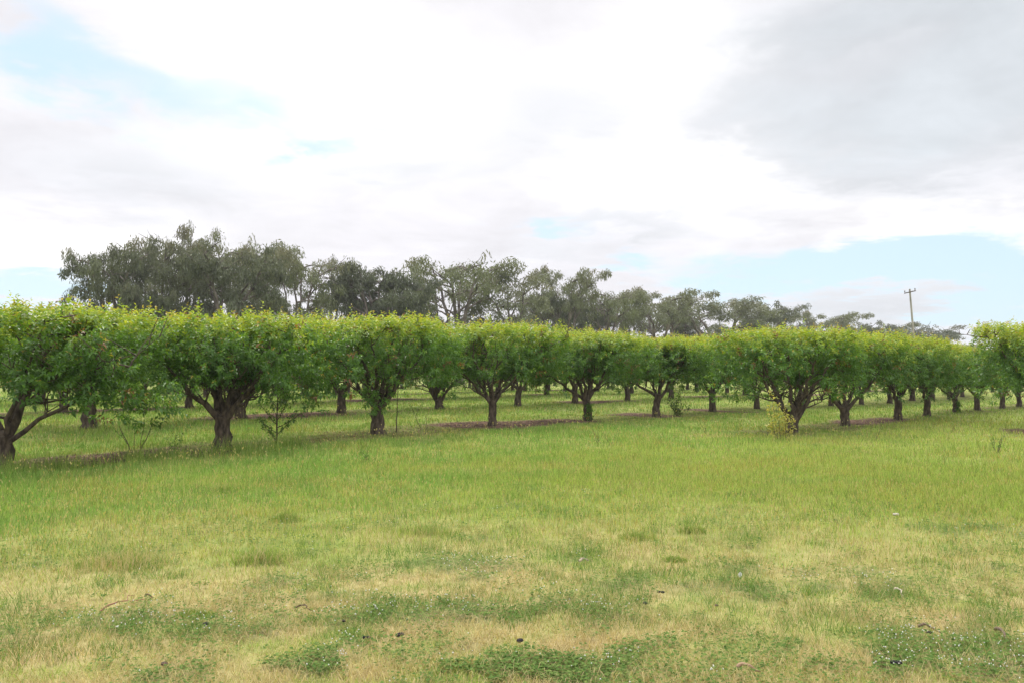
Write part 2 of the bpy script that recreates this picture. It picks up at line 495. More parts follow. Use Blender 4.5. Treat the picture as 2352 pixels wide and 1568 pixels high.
def make_clover():
    g = Geo()
    x, y, r = scatter(230000, 2.9, 11.5, .78)
    cl = clover_mask(x, y)
    bg = sstep(.48, .68, N2.fbm(x * 1.7 + 50, y * 1.7 + 9)) * .55 * (r < 9.5)
    keep = RG.random(len(x)) < np.maximum(cl * .85, bg * .6)
    x, y, r = x[keep], y[keep], r[keep]; n = len(x)
    z = terrain(x, y) + .018 + .035 * RG.random(n)
    az = RG.random(n) * 2 * PI
    d = np.stack([np.cos(az), np.sin(az), .5 * (RG.random(n) - .4)], 1)
    nr = np.stack([.5 * (RG.random(n) - .5), .5 * (RG.random(n) - .5), np.ones(n)], 1)
    L = np.maximum(.022, r * .0034) * (.7 + .6 * RG.random(n))
    c = lerp(CLOV, np.array([.17, .25, .06]), RG.random((n, 1)) ** 1.5)
    g.leaves(np.stack([x, y, z], 1), d, nr, L, L * .8, c, .1, .1)
    tag(g.build('clover', M_GRASS), 'dark green clover spreading in patches through the dry turf', 'clover', kind='stuff')
    # white heads
    x, y, r = scatter(60000, 2.9, 10.5, .78)
    keep = RG.random(len(x)) < clover_mask(x, y) * .27 * sstep(.36, .62, N3.fbm(x * 1.3, y * 1.3))
    x, y, r = x[keep], y[keep], r[keep]; n = len(x)
    c = np.stack([x, y, terrain(x, y) + .05 + .03 * RG.random(n)], 1)
    s = .0031 + .0021 * RG.random(n)
    octa = np.array([[1, 0, 0], [0, 1, 0], [-1, 0, 0], [0, -1, 0], [0, 0, 1.1], [0, 0, -.9]])
    V = (c[:, None, :] + s[:, None, None] * octa[None]).reshape(-1, 3)
    k = np.arange(n)[:, None] * 6
    fs = np.vstack([k + f for f in ([0, 1, 4], [1, 2, 4], [2, 3, 4], [3, 0, 4], [1, 0, 5], [2, 1, 5], [3, 2, 5], [0, 3, 5])])
    g = Geo(); g.add(V, fs, np.repeat(np.array([.66, .66, .58]) * (.8 + .2 * RG.random((n, 1))), 6, 0))
    tag(g.build('clover_flowers', M_FLOWER), 'tiny white clover heads dotted over the clover patches', 'flowers', kind='stuff')
    # brown leaf litter on the bare strips
    x, y, r = scatter(90000, 12, 48, .7)
    keep = RG.random(len(x)) < soil_mask(x, y)
    x, y, r = x[keep], y[keep], r[keep]; n = len(x)
    az = RG.random(n) * 2 * PI
    d = np.stack([np.cos(az), np.sin(az), .6 * (RG.random(n) - .4)], 1)
    nr = np.stack([RG.random(n) - .5, RG.random(n) - .5, np.ones(n)], 1)
    L = (.03 + .035 * RG.random(n))
    g = Geo()
    g.leaves(np.stack([x, y, terrain(x, y) + .01], 1), d, nr, L, L * .55,
             lerp(np.array([.09, .055, .04]), np.array([.32, .19, .13]), RG.random((n, 1)) ** 1.6), .2, .1)
    tag(g.build('leaf_litter', M_PLAIN), 'brown fallen leaves on the bare strips under the trees', 'leaf litter', kind='stuff')


make_turf()
make_clover()


# ------------------------------------------------------------------ orchard trees
def bez(p0, p1, p2, n, rng=None, jit=0.0):
    t = np.linspace(0, 1, n)[:, None]
    P = (1 - t) ** 2 * p0 + 2 * t * (1 - t) * p1 + t * t * p2
    if rng is not None and jit:
        J = (rng.random((n, 3)) - .5) * 2 * jit; J[0] = 0; J[-1] = 0
        P = P + J
    return P


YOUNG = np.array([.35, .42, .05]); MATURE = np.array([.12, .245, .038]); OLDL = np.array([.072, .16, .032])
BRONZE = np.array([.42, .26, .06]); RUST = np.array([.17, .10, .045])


def make_orchard_tree(seed, label, spec):
    """a pruned vase-shaped fruit tree; x of spec limbs is to the right along the picture, the crown is long along the row"""
    rng = np.random.default_rng(seed)
    hf = spec.get('fork', .6) * 1.08; r0 = spec.get('r', .15) * .93; lean = np.array(spec.get('lean', (0, 0)), float)
    top = spec.get('top', 2.72) - .2; ra = spec.get('along', 2.35); rc = spec.get('across', 1.7)
    low = spec.get('low', .78) - .33
    holes = spec.get('holes', .40) + .06
    root = thing('orchard_tree', label, 'tree', group='pruned orchard trees in rows')
    g = Geo()
    # trunk
    n = 8
    top = top + rng.normal(0, .05)
    tt = np.linspace(0, 1, n)
    P = np.stack([lean[0] * tt ** 1.3, lean[1] * tt, -.08 + (hf + .08) * tt], 1)
    P[1:-1, :2] += (rng.random((n - 2, 2)) - .5) * r0 * .35
    R = r0 * (1 + .45 * np.exp(-tt * 7) - .18 * tt + .06 * np.exp(-((tt - 1) / .16) ** 2))
    g.tube(P, R, 12, rough=.2, rng=rng)
    fork = P[-1]
    limbs = spec.get('limbs')
    if not limbs:
        k = int(rng.integers(5, 7)); a0 = rng.random() * 6.28
        limbs = []
        for i in range(k):
            a = a0 + i * 2 * PI / k + rng.normal(0, .25)
            e = 1.0 + .75 * rng.random()
            c, s = math.cos(a) * e, math.sin(a) * e
            limbs.append((c * DIR[0] * 1.15 + s * NRM[0], c * DIR[1] * 1.15 + s * NRM[1], 2.25 + .35 * rng.random(), .5 + .25 * rng.random()))
    nodes = []                                           # points where shoots may sit
    for (ex, ey, ez, bow, *thin) in limbs:
        p0 = fork - np.array([0, 0, .10 + .1 * rng.random()])
        p2 = fork + np.array([ex, ey, 0]) * np.array([1, 1, 0]); p2[2] = ez
        p1 = p0 + (p2 - p0) * np.array([bow, bow, 0]); p1[2] = p0[2] + (p2[2] - p0[2]) * (bow + .02)
        LP = bez(p0, p1, p2, 11, rng, .055)
        lr = r0 * (.40 + .13 * rng.random()) * (thin[0] if thin else 1)
        g.tube(LP, lr * (1 - .88 * np.linspace(0, 1, 11) ** .8), 8, rough=.2, rng=rng)
        nodes += list(LP[4:])
        for q in range(int(rng.integers(5, 8))):
            i = int(rng.integers(2, 10)); b = LP[i]
            out = np.array([ex, ey, 0]) / (math.hypot(ex, ey) + .01)
            dv = out * rng.normal(.35, .5) + np.array([*rng.normal(0, .6, 2), rng.uniform(.1, 1.1)])
            dv /= np.linalg.norm(dv)
            e = b + dv * rng.uniform(.5, 1.0); e[2] = min(e[2], top - .05)
            SP = bez(b, (b + e) / 2 + rng.normal(0, .1, 3), e, 6, rng, .03)
            g.tube(SP, lr * .32 * (1 - .75 * np.linspace(0, 1, 6)), 5)
            nodes += list(SP[2:])
            for w in range(4):
                j = int(rng.integers(1, 6)); b2 = SP[j]
                d2 = np.array([*rng.normal(0, .55, 2), rng.uniform(.2, 1.2)]); d2 /= np.linalg.norm(d2)
                e2 = b2 + d2 * rng.uniform(.25, .6); e2[2] = min(e2[2], top)
                g.tube(bez(b2, (b2 + e2) / 2 + rng.normal(0, .04, 3), e2, 4), [.012, .01, .008, .005], 4, cap=False)
                nodes += [e2, (b2 + e2) / 2]
    nodes = np.array(nodes)
    # shoots: fill the hedge-cut crown, clumped by noise
    m = 22000
    a = rng.random(m) * 2 * PI; rho = np.sqrt(rng.random(m)) * 1.08
    al, ac = rho * np.cos(a) * ra, rho * np.sin(a) * rc
    x = al * DIR[0] + ac * NRM[0]; y = al * DIR[1] + ac * NRM[1]
    sd = seed * 3.7
    edge = (N1.fbm(x * .9 + sd, y * .9 + sd, 0, 2) - .5)
    zt = top - .30 * np.clip(np.abs(al) / ra, 0, 1.1) ** 4 - .1 * rho ** 4 + edge * .36
    zb = lerp(1.75, low + .24 * np.abs(np.sin(a)), np.clip(rho, 0, 1) ** 2) + (N2.fbm(x * 1.1 + sd, y * 1.1, 0, 2) - .5) * .95
    z = zb + (zt - zb) * rng.random(m) ** .85
    f = (z - zb) / np.maximum(zt - zb, .1)
    taper = 1.0 - .10 * np.clip((1.3 - z) / .7, 0, 1)
    nz = N3.fbm(x * 2.4 + sd, y * 2.4, z * 2.4, 2)
    shell = np.clip(np.maximum((rho - .5) / .4, (f - .6) / .25), .15, 1) * np.where((np.abs(np.sin(a)) > .5) & (z < 1.4), .7, 1)
    ok = (rho < (1.0 + edge * .5) * taper) & (nz > holes + .055 - .16 * f) & (rng.random(m) < shell)
    pos = np.stack([x, y, z], 1)[ok]
    k = min(len(pos), spec.get('shoots', 880)); pos = pos[:k]
    nd = nodes[rng.integers(0, len(nodes), 1000)] + rng.normal(0, .10, (1000, 3))
    q_ = np.hypot((nd[:, :2] @ DIR) / ra, (nd[:, :2] @ NRM) / rc)
    nd = nd[(nd[:, 2] > .8 + .5 * (q_ < .5)) & (nd[:, 2] < top + .05) & (q_ < 1.15) & (N1.fbm(nd[:, 0] * 1.5 + seed, nd[:, 1] * 1.5, nd[:, 2] * 1.5, 2) > .40)]
    pos = np.vstack([pos, nd])
    # whippy shoots above the cut
    ntop = int(spec.get('whips', 70) * 1.8)
    a = rng.random(ntop) * 2 * PI; rho = np.sqrt(rng.random(ntop)) * .95
    al, ac = rho * np.cos(a) * ra, rho * np.sin(a) * rc
    wp = np.stack([al * DIR[0] + ac * NRM[0], al * DIR[1] + ac * NRM[1], top - .1 + .1 * rng.random(ntop)], 1)
    for (bx, by, bz, br, bn) in spec.get('clumps', []):
        pos = np.vstack([pos, np.array([bx, by, bz]) + rng.normal(0, br, (bn, 3))])
    allp = np.vstack([pos, wp]); isw = np.r_[np.zeros(len(pos), bool), np.ones(ntop, bool)]
    ns = len(allp)
    out = allp - np.array([0, 0, 1.5]); out[:, 2] *= .5; out /= np.linalg.norm(out, axis=1)[:, None] + .01
    hi = sstep(1.9, 2.7, allp[:, 2])[:, None]
    sdir = out * (.9 - .6 * hi) + np.array([0, 0, 1.]) * (.25 + .9 * hi) + rng.normal(0, .38, (ns, 3))
    sdir[isw] = np.array([0, 0, 1.]) + rng.normal(0, .22, (ntop, 3))
    sdir /= np.linalg.norm(sdir, axis=1)[:, None]
    sl = np.where(isw, .18 + .36 * rng.random(ns) ** 1.8, .16 + .18 * rng.random(ns))
    K = 13
    tpar = (np.arange(K) + .5) / K
    bp = allp[:, None, :] + sdir[:, None, :] * (sl[:, None] * (tpar[None] - .25))[..., None]
    ang = rng.random(ns)[:, None] * 6.28 + np.arange(K)[None] * 2.4
    ref = np.where(np.abs(sdir[:, 2:3]) > .8, np.array([[1., 0, 0]]), np.array([[0, 0, 1.]]))
    A = np.cross(sdir, ref); A /= np.linalg.norm(A, axis=1)[:, None]; B = np.cross(sdir, A)
    rad = np.cos(ang)[..., None] * A[:, None] + np.sin(ang)[..., None] * B[:, None]
    ld = rad * 1.0 + sdir[:, None] * (.25 + .8 * tpar[None, :, None] ** 2) + rng.normal(0, .2, (ns, K, 3)) - np.array([0, 0, .12])
    L = (.070 + .045 * rng.random((ns, K))) * (1.08 - .45 * tpar[None] ** 3)
    nr = np.array([0, 0, 1.]) + rng.normal(0, .4, (ns, K, 3)) + .3 * sdir[:, None]
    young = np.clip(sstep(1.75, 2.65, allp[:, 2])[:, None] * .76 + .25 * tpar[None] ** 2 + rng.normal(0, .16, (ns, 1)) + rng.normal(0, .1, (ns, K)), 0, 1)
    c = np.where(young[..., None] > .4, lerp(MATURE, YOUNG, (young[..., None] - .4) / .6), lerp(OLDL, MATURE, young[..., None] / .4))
    tips = (rng.random((ns, 1)) < .12 + .40 * hi) & (tpar[None] > .82)
    c = np.where(tips[..., None], lerp(c, BRONZE, .6), c)
    rust = rng.random((ns, 1)) < .035
    c = np.where((rust & (rng.random((ns, K)) < .7))[..., None], RUST * (.7 + .8 * rng.random((ns, K, 1))), c)
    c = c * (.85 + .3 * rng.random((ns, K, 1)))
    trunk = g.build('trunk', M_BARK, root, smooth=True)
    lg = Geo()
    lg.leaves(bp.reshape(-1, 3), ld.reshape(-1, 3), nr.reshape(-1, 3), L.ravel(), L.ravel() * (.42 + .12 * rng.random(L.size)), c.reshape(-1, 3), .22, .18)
    lg.build('crown', M_LEAF, root)
    return root


def at_row(d, t, jx=0):
    p = d * NRM + t * DIR
    return float(p[0]), float(p[1]), tz(p[0], p[1])


FRONT = [  # label, short name, spec
    ('orchard tree cut by the left edge, thick trunk and long low limb', 'edge tree',
     dict(r=.185, fork=.5, limbs=[(2.3, -.3, 1.75, .75, .6), (1.0, -.6, 2.5, .5, .7), (.3, .9, 2.6, .4), (-1, -.6, 2.5, .5), (-1.2, .6, 2.4, .55), (.9, .3, 2.65, .4)], low=.68, along=2.6, whips=60, clumps=[(1.5, -.4, 1.2, .2, 22), (2.1, -.2, 1.25, .2, 18), (.8, -.8, 1.4, .2, 18), (2.6, .3, 1.15, .2, 14)],
          top=2.78, holes=.41)),
    ('large orchard tree with a thick forked trunk, just left of the open leafy sapling', 'thick forked tree',
     dict(r=.185, fork=.58, limbs=[(1.5, -.5, 2.1, .55), (.55, -.2, 2.6, .35), (-.35, .3, 2.65, .3), (-1.3, -.5, 1.95, .6), (-.9, .7, 2.5, .45), (1.0, .8, 2.5, .5)], clumps=[(-1.5, -.3, .95, .15, 16), (-1.9, .2, 1.05, .2, 20), (1.7, .1, 1.0, .18, 16), (1.3, -.5, 1.3, .16, 12)], low=.85, whips=95, holes=.40)),
    ('orchard tree with a stout upright trunk, just left of the thin leafy stem', 'stout upright tree',
     dict(r=.18, fork=.62, limbs=[(1.2, -.4, 2.0, .5), (.35, .4, 2.6, .3), (-.55, -.3, 2.5, .4), (-1.3, .3, 2.2, .5), (.9, .8, 2.5, .45), (0, -.9, 2.2, .5)], low=.85, whips=90,
          clumps=[(.1, -.7, .85, .16, 24)])),
    ('orchard tree with a slim trunk and bare limbs opening in a wide vase', 'wide vase tree',
     dict(r=.13, fork=.62, limbs=[(-1.35, -.2, 2.0, .42), (-.75, -.1, 2.4, .35), (.15, 0, 2.65, .3), (1.3, -.2, 2.2, .55), (.7, .7, 2.6, .45), (-.3, .9, 2.5, .45)], low=.95, holes=.43, whips=75)),
    ('orchard tree with a leafy creeper shoot climbing its trunk', 'creeper tree',
     dict(r=.15, fork=.6, lean=(-.05, 0), limbs=[(-1.5, -.3, 1.7, .7), (-.8, .3, 2.5, .4), (.5, -.2, 2.6, .35), (1.2, .3, 2.4, .5), (.3, .9, 2.5, .5), (-.2, -.8, 2.4, .5)], low=.95, whips=70,
          clumps=[(.02, -.15, .25, .05, 6), (.0, -.15, .42, .05, 6)])),
    ('orchard tree with a low curved limb on its left, beside the small dark shrub', 'low limbed tree',
     dict(r=.145, fork=.68, lean=(.08, 0), limbs=[(-1.4, -.4, 1.5, .85), (-.4, .2, 2.5, .3), (.5, 0, 2.65, .3), (1.2, -.2, 2.3, .45), (.6, .8, 2.5, .5)], low=.9, whips=70)),
    ('orchard tree with a bright leaf clump over its fork, right of the small dark shrub', 'bright clump tree',
     dict(r=.145, fork=.68, limbs=[(-.9, -.3, 1.9, .55), (-1.4, .2, 2.2, .6), (.7, -.2, 2.5, .35), (.1, .3, 2.7, .3), (1.3, .3, 2.3, .5)], low=.9, whips=85,
          clumps=[(.2, -1.2, 1.5, .2, 45)], top=2.82)),
]
RIGHT = [
    ('nearest right block orchard tree, limbs fanning from a base among yellow suckers', 'sucker tree',
     dict(r=.19, fork=.35, lean=(.05, 0), limbs=[(1.3, -.3, 2.4, .4), (.6, .2, 2.6, .3), (-.2, -.1, 2.6, .35), (-1.4, -.3, 2.2, .5), (-.9, .7, 2.5, .5), (.6, -.7, 2.5, .45)], low=.8, along=2.4, whips=100,
          top=2.72, shoots=1150)),
    ('orchard tree with a crooked low forked trunk, second of the right block', 'crooked tree',
     dict(r=.15, fork=.5, lean=(-.05, 0), limbs=[(-1.0, -.2, 1.6, .75), (1.4, -.2, 2.0, .7), (.3, .2, 2.6, .3), (-.5, .6, 2.5, .4), (.9, .6, 2.5, .5)], low=.85, whips=80)),
    ('third right block orchard tree, straight slim trunk over a bare soil patch', 'straight tree',
     dict(r=.145, fork=.72, limbs=[(-.9, -.4, 1.8, .6), (.9, -.2, 2.2, .45), (.2, .2, 2.6, .3), (-.6, .5, 2.5, .4), (1.2, .5, 2.4, .5)], low=.95, whips=80)),
]
RIGHT_MORE = ['orchard tree with a short fat trunk forked in a V, fourth of the right block',
              'orchard tree fifth along the right block, short thick dark trunk under a full crown',
              'orchard tree sixth along the right block, left of the two farthest clear trunks',
              'orchard tree seventh along the right block, its dark trunk beside the right edge tree crown',
              'orchard tree eighth along the right block, small trunk half behind the right edge crown']
front_trees, i = [], 0
protos = []
ROWROT = 0.0
for k, (lab, short, spec) in enumerate(FRONT):
    r = make_orchard_tree(100 + k, lab, spec)
    r.location = at_row(ROW_A, ta[k]); protos.append(r)
for k, (lab, short, spec) in enumerate(RIGHT):
    r = make_orchard_tree(200 + k, lab, spec)
    r.location = at_row(ROW_B, tb[k]); protos.append(r)
# the tree at the right edge
r = make_orchard_tree(301, 'taller orchard tree cut by the right edge, its crown reaching above the row behind',
                      dict(r=.16, fork=.6, top=2.95, low=.75, along=2.1, limbs=[(-1.7, -.3, 2.75, .5), (-1.2, .3, 2.2, .6), (.3, 0, 2.8, .3), (1.2, .3, 2.6, .5), (-.3, -.9, 2.4, .5)], whips=80, holes=.47))
ex, ey = row_point(ROW_C, 2398)
r.location = (ex, ey, tz(ex, ey)); protos.append(r)
COPY_FROM = [protos[q] for q in (1, 2, 3, 4, 5, 6, 7, 8, 9)]
rnd = random.Random(5)


REAR = [make_orchard_tree(400 + q, 'source tree', dict(r=.15, fork=.58, low=.52, whips=40, shoots=1300, along=2.4)) for q in range(3)]


def copy_tree(d, t, label, group='pruned orchard trees in rows', src=None):
    s = src or rnd.choice(COPY_FROM)
    x, y, z = at_row(d + rnd.uniform(-.12, .12), t + rnd.uniform(-.2, .2))
    k = rnd.uniform(.94, 1.04) * (.94 if d == ROW_B else 1)
    return dup(s, label, group, (x, y, z), rnd.choice((0, PI)), (k, k, k))


for k, lab in enumerate(RIGHT_MORE):
    copy_tree(ROW_B, tb[3 + k], lab, src=protos[(9, 4, 6, 9, 5)[k]])
# the rows run on: trees hidden behind others, seen through gaps
TRUNK_NAMES = [(x, s) for x, s in zip(FRONT_PX, [f[1] for f in FRONT])] + [(x, s) for x, s in zip(RIGHT_PX[:3], [f[1] for f in RIGHT])]


def where(px):
    L_ = [s for x, s in TRUNK_NAMES if x <= px]; R_ = [s for x, s in TRUNK_NAMES if x > px]
    if L_ and R_: return 'between the %s and the %s' % (L_[-1], R_[0])
    if R_: return 'left of the %s' % R_[0]
    return 'right of the %s' % L_[-1]


def colpx(d, t):
    p = d * NRM + t * DIR
    return CX + F * p[0] / max(p[1], .1), p[1]


UNSEEN = {('front', 9), ('front', 11), ('front', 12), ('right', 1), ('right', 2), ('third', 16), ('third', 17), ('third', 18), ('fourth', 7), ('fourth', 9), ('fourth', 15), ('fourth', 18), ('fourth', 19),
          ('second', 12), ('second', 13), ('second', 14), ('second', 16), ('fifth', 8), ('fifth', 13), ('fifth', 19), ('fifth', 20), ('fifth', 7), ('fifth', 12), ('fifth', 21), ('third', 15),
          ('sixth', 12), ('sixth', 15), ('sixth', 16), ('sixth', 19), ('sixth', 20), ('sixth', 21), ('sixth', 22), ('seventh', 11), ('seventh', 12), ('seventh', 14), ('seventh', 15), ('seventh', 16),
          ('seventh', 19), ('seventh', 21), ('seventh', 22), ('seventh', 24)}                                           # (row, number) of trees wholly behind others
WALKED = []
ORD = ['first', 'second', 'third', 'fourth', 'fifth', 'sixth', 'seventh', 'eighth', 'ninth', 'tenth', 'eleventh', 'twelfth', 'thirteenth', 'fourteenth', 'fifteenth']


def walk(d, t0, tend, rowword, group):
    t = t0; i_ = 0
    while t < tend:
        px, yy = colpx(d, t)
        if (-150 < px < 2450 if d < 30 else -60 < px < 1750) and yy > 3:
            o = copy_tree(d, t, '', group, rnd.choice(REAR) if d > 25 else None)
            if (rowword, i_) in UNSEEN:
                for c in list(o.children): bpy.data.objects.remove(c)
                bpy.data.objects.remove(o)
            else:
                o['slot'] = '%s %d' % (rowword, i_)
                WALKED.append((rowword, where(px), px, o))
        t += SPACING; i_ += 1


walk(ROW_A, ta[-1] + SPACING, 82, 'front', 'front row trees seen through the right block')
walk(ROW_B, tb[-1] + SPACING, 80, 'right', 'far trees of the right block')
copy_tree(ROW_C, row_t(ROW_C, (ex, ey)) + SPACING, 'orchard tree half hidden behind the taller right edge tree')
t2 = row_t(0, row_point(REAR_ROWS[0], 798)) - 3 * SPACING
walk(REAR_ROWS[0], t2, 70, 'second', 'orchard trees of the second row back')
walk(REAR_ROWS[1], t2 - 6.3, 70, 'third', 'orchard trees of the third row back')
walk(REAR_ROWS[2], t2 - 13, 70, 'fourth', 'orchard trees of the fourth row back')
walk(REAR_ROWS[3], t2 - 19, 70, 'fifth', 'orchard trees of the fifth row back')
walk(47.1, t2 - 25, 70, 'sixth', 'orchard trees of the sixth row back')
walk(53.4, t2 - 31, 70, 'seventh', 'orchard trees of the seventh row back')
for o in REAR:
    for c in list(o.children): bpy.data.objects.remove(c)
    bpy.data.objects.remove(o)
ROWNAME = {'sixth': 'sixth row back', 'seventh': 'seventh row back', 'front': 'front row', 'right': 'right block', 'second': 'second row back', 'third': 'third row back', 'fourth': 'fourth row back', 'fifth': 'fifth row back'}
buckets = {}
for rw, wh, px, o in WALKED:
    buckets.setdefault((rw, wh), []).append((px, o))
for (rw, wh), L_ in buckets.items():
    L_.sort(key=lambda q: q[0])
    wh = wh.replace(' tree and the', ' and').replace(' tree', ' trees') if ' and ' in wh else wh
    for k, (px, o) in enumerate(L_):
        if rw == 'right': o['label'] = 'farthest orchard tree along the right block, past the eighth trunk'
        elif len(L_) == 1: o['label'] = 'orchard tree of the %s, seen %s' % (ROWNAME[rw], wh)
        else: o['label'] = '%s tree from left in %s, %s' % (ORD[min(k, 14)], ROWNAME[rw], wh)


# ------------------------------------------------------------------ gum trees on the skyline
OLIVE = np.array([.135, .16, .07]); GREYG = np.array([.165, .185, .105]); BROWNG = np.array([.25, .20, .135]); DARKG = np.array([.095, .115, .065])


def make_gum(seed, label, kind):
    """a eucalypt 10 m tall and about 8 m wide, scaled where it stands"""
    rng = np.random.default_rng(seed)
    root = thing('gum_tree', label, 'tree', group='gum trees on the skyline')
    g = Geo(); lg = Geo()
    ends = []; tree_tone = rng.choice([.0, .35, .95]) if kind not in ('round',) else .02
    P0 = np.array([[0, 0, -.2], [.05, 0, 1.0], [.1, .05, 2.0]])
    g.tube(P0, [.34, .28, .25], 8)
    nst = {'dense': 5, 'open': 4, 'umbrella': 4, 'sparse': 4, 'round': 6}[kind]
    spread = {'dense': 3.1, 'open': 3.0, 'umbrella': 3.2, 'sparse': 2.6, 'round': 3.0}[kind]
    for s in range(nst):
        a = s * 2 * PI / nst + rng.normal(0, .3)
        e = spread * rng.uniform(.35, 1.0)
        zt = {'dense': 8.6, 'open': 8.9, 'umbrella': 8.8, 'sparse': 9.2, 'round': 8.2}[kind] * rng.uniform(.85, 1.0)
        end = np.array([math.cos(a) * e, math.sin(a) * e, zt])
        b = P0[-1] - np.array([0, 0, rng.uniform(0, .8)])
        mid = b + (end - b) * np.array([.35, .35, .55]) + rng.normal(0, .3, 3)
        LP = bez(b, mid, end, 9, rng, .12)
        g.tube(LP, .19 * (1 - .8 * np.linspace(0, 1, 9)), 6)
        ends.append((end, 1.0))
        nb = {'dense': 9, 'open': 7, 'umbrella': 6, 'sparse': 6, 'round': 10}[kind]
        for q in range(nb):
            lo = {'dense': 1, 'open': 3, 'umbrella': 4, 'sparse': 3, 'round': 1}[kind]
            i_ = int(rng.integers(lo, 9)); b2 = LP[i_]
            a2 = a + rng.normal(0, 1.1)
            ln = rng.uniform(1.0, 2.5) * (1.15 - .35 * i_ / 9)
            e2 = b2 + np.array([math.cos(a2) * ln, math.sin(a2) * ln, rng.uniform(.0, 1.2)])
            if kind == 'umbrella': e2[2] += .8
            e2[2] = min(e2[2], zt + .25, 9.0)
            g.tube(bez(b2, (b2 + e2) / 2 + np.array([0, 0, .25]), e2, 5, rng, .06), .07 * (1 - .75 * np.linspace(0, 1, 5)), 4, cap=False)
            ends.append((e2, rng.uniform(.7, 1.1)))
            for w in range(2):
                e3 = e2 + np.array([*rng.normal(0, .75, 2), rng.uniform(-.3, .8)])
                g.tube(bez((b2 + e2) / 2, (e2 + e3) / 2, e3, 4), [.03, .025, .02, .01], 3, cap=False)
                if rng.random() < {'dense': .9, 'round': 1, 'open': .7, 'umbrella': .7, 'sparse': .55}[kind]:
                    ends.append((e3, rng.uniform(.5, .9)))
    for (c, s) in ends:
        nl = int({'dense': 330, 'open': 235, 'umbrella': 320, 'sparse': 190, 'round': 420}[kind] * s)
        rx, rz = 1.0 * s, .62 * s
        v = rng.normal(0, 1, (nl, 3)); v /= np.linalg.norm(v, axis=1)[:, None]
        rr = rng.random((nl, 1)) ** .45
        p = c + v * rr * np.array([rx, rx, rz])
        p[:, 2] -= .45 * (np.hypot(p[:, 0] - c[0], p[:, 1] - c[1]) / rx) ** 2 * rz       # umbrella: rims hang
        keep = N3.fbm(p[:, 0] * 1.6 + seed, p[:, 1] * 1.6, p[:, 2] * 1.6, 2) > .46
        p = p[keep]; nl = len(p)
        d = np.array([0, 0, -1.]) + rng.normal(0, .55, (nl, 3))
        nr = rng.normal(0, 1, (nl, 3))
        L = .20 + .16 * rng.random(nl)
        tone = np.clip(tree_tone + rng.normal(0, .18), 0, 1)
        base = lerp(DARKG if kind in ('dense', 'round') else OLIVE, GREYG, tone * .8)
        base = lerp(base, BROWNG, .55 * float(sstep(7.4, 9.6, c[2])) * rng.random())
        col = base * (.75 + .5 * rng.random((nl, 1)))
        lg.leaves(p, d, nr, L, L * .26, col, .1, 0)
    g.build('trunk', M_GUMBARK, root, smooth=True)
    lg.build('crown', M_GUM, root)
    return root


GUM_D = 65.0
GUMS = [  # column, top row, width (px), kind, depth shift, label
    (255, 572, 150, 'dense', 0, 'dark broad gum tree at the left end of the skyline group'),
    (375, 560, 150, 'dense', 2, 'dark full gum tree second from the left end of the skyline'),
    (425, 527, 130, 'sparse', 7, 'tallest wispy gum tree rising above the left skyline group'),
    (545, 542, 150, 'open', 9, 'tall thin gum tree with a ragged top, right of the tallest one'),
    (520, 580, 190, 'dense', -4, 'pale olive gum tree in front of the tall ragged ones'),
    (335, 662, 70, 'round', -8, 'small pale bushy gum low in front of the dark left group'),
    (610, 575, 120, 'open', 4, 'gum tree with small pointed top right of the pale olive gum'),
    (690, 583, 140, 'open', 0, 'thin gum tree with sky showing through between slender limbs'),
    (755, 600, 110, 'sparse', 5, 'narrow gum tree just left of the dense round one'),
    (862, 614, 150, 'round', -2, 'dense dark rounded gum tree with an even crown'),
    (945, 672, 60, 'sparse', 5, 'wispy low gum right against the dense rounded gum'),
    (1058, 584, 190, 'open', 0, 'tall spreading gum tree with bare limbs in the middle of the skyline'),
    (1000, 640, 110, 'sparse', 4, 'thin gum tree at the left foot of the tall spreading one'),
    (1180, 640, 140, 'open', -2, 'dark gum tree with steep limbs right of the tall spreading one'),
    (1300, 624, 125, 'umbrella', 1, 'gum tree with an arched umbrella top above a gap of sky'),
    (1265, 668, 110, 'dense', 4, 'low full gum tree beneath the umbrella topped one'),
    (1402, 660, 100, 'open', 0, 'narrow gum tree with one rounded top right of the umbrella gum'),
    (1350, 690, 90, 'dense', 5, 'low gum tree filling the gap right under the umbrella gum'),
    (1455, 695, 70, 'sparse', 4, 'thin low gum before the flat topped brownish one'),
    (1520, 672, 125, 'umbrella', 0, 'flat topped brownish gum tree right of the middle'),
    (1645, 690, 150, 'dense', 0, 'wide low gum tree with a long even top, right of the flat topped gum'),
    (1580, 705, 80, 'sparse', 4, 'small gum tree between the flat topped and the wide low gum'),
    (1755, 703, 90, 'dense', 0, 'gum tree with two small rounded tops beyond the wide low gum'),
    (1815, 726, 60, 'sparse', 3, 'very thin little gum beyond the double topped gum'),
    (1890, 722, 105, 'umbrella', 0, 'spreading thin gum standing alone over the right block'),
    (1998, 745, 95, 'dense', 0, 'low domed far gum left of the utility pole'),
    (2095, 750, 115, 'dense', 0, 'low far gum tree behind the utility pole'),
    (2185, 792, 80, 'dense', 0, 'smallest far gum barely above the row right of the pole'),
]
gum_protos = {}
gr = random.Random(3)
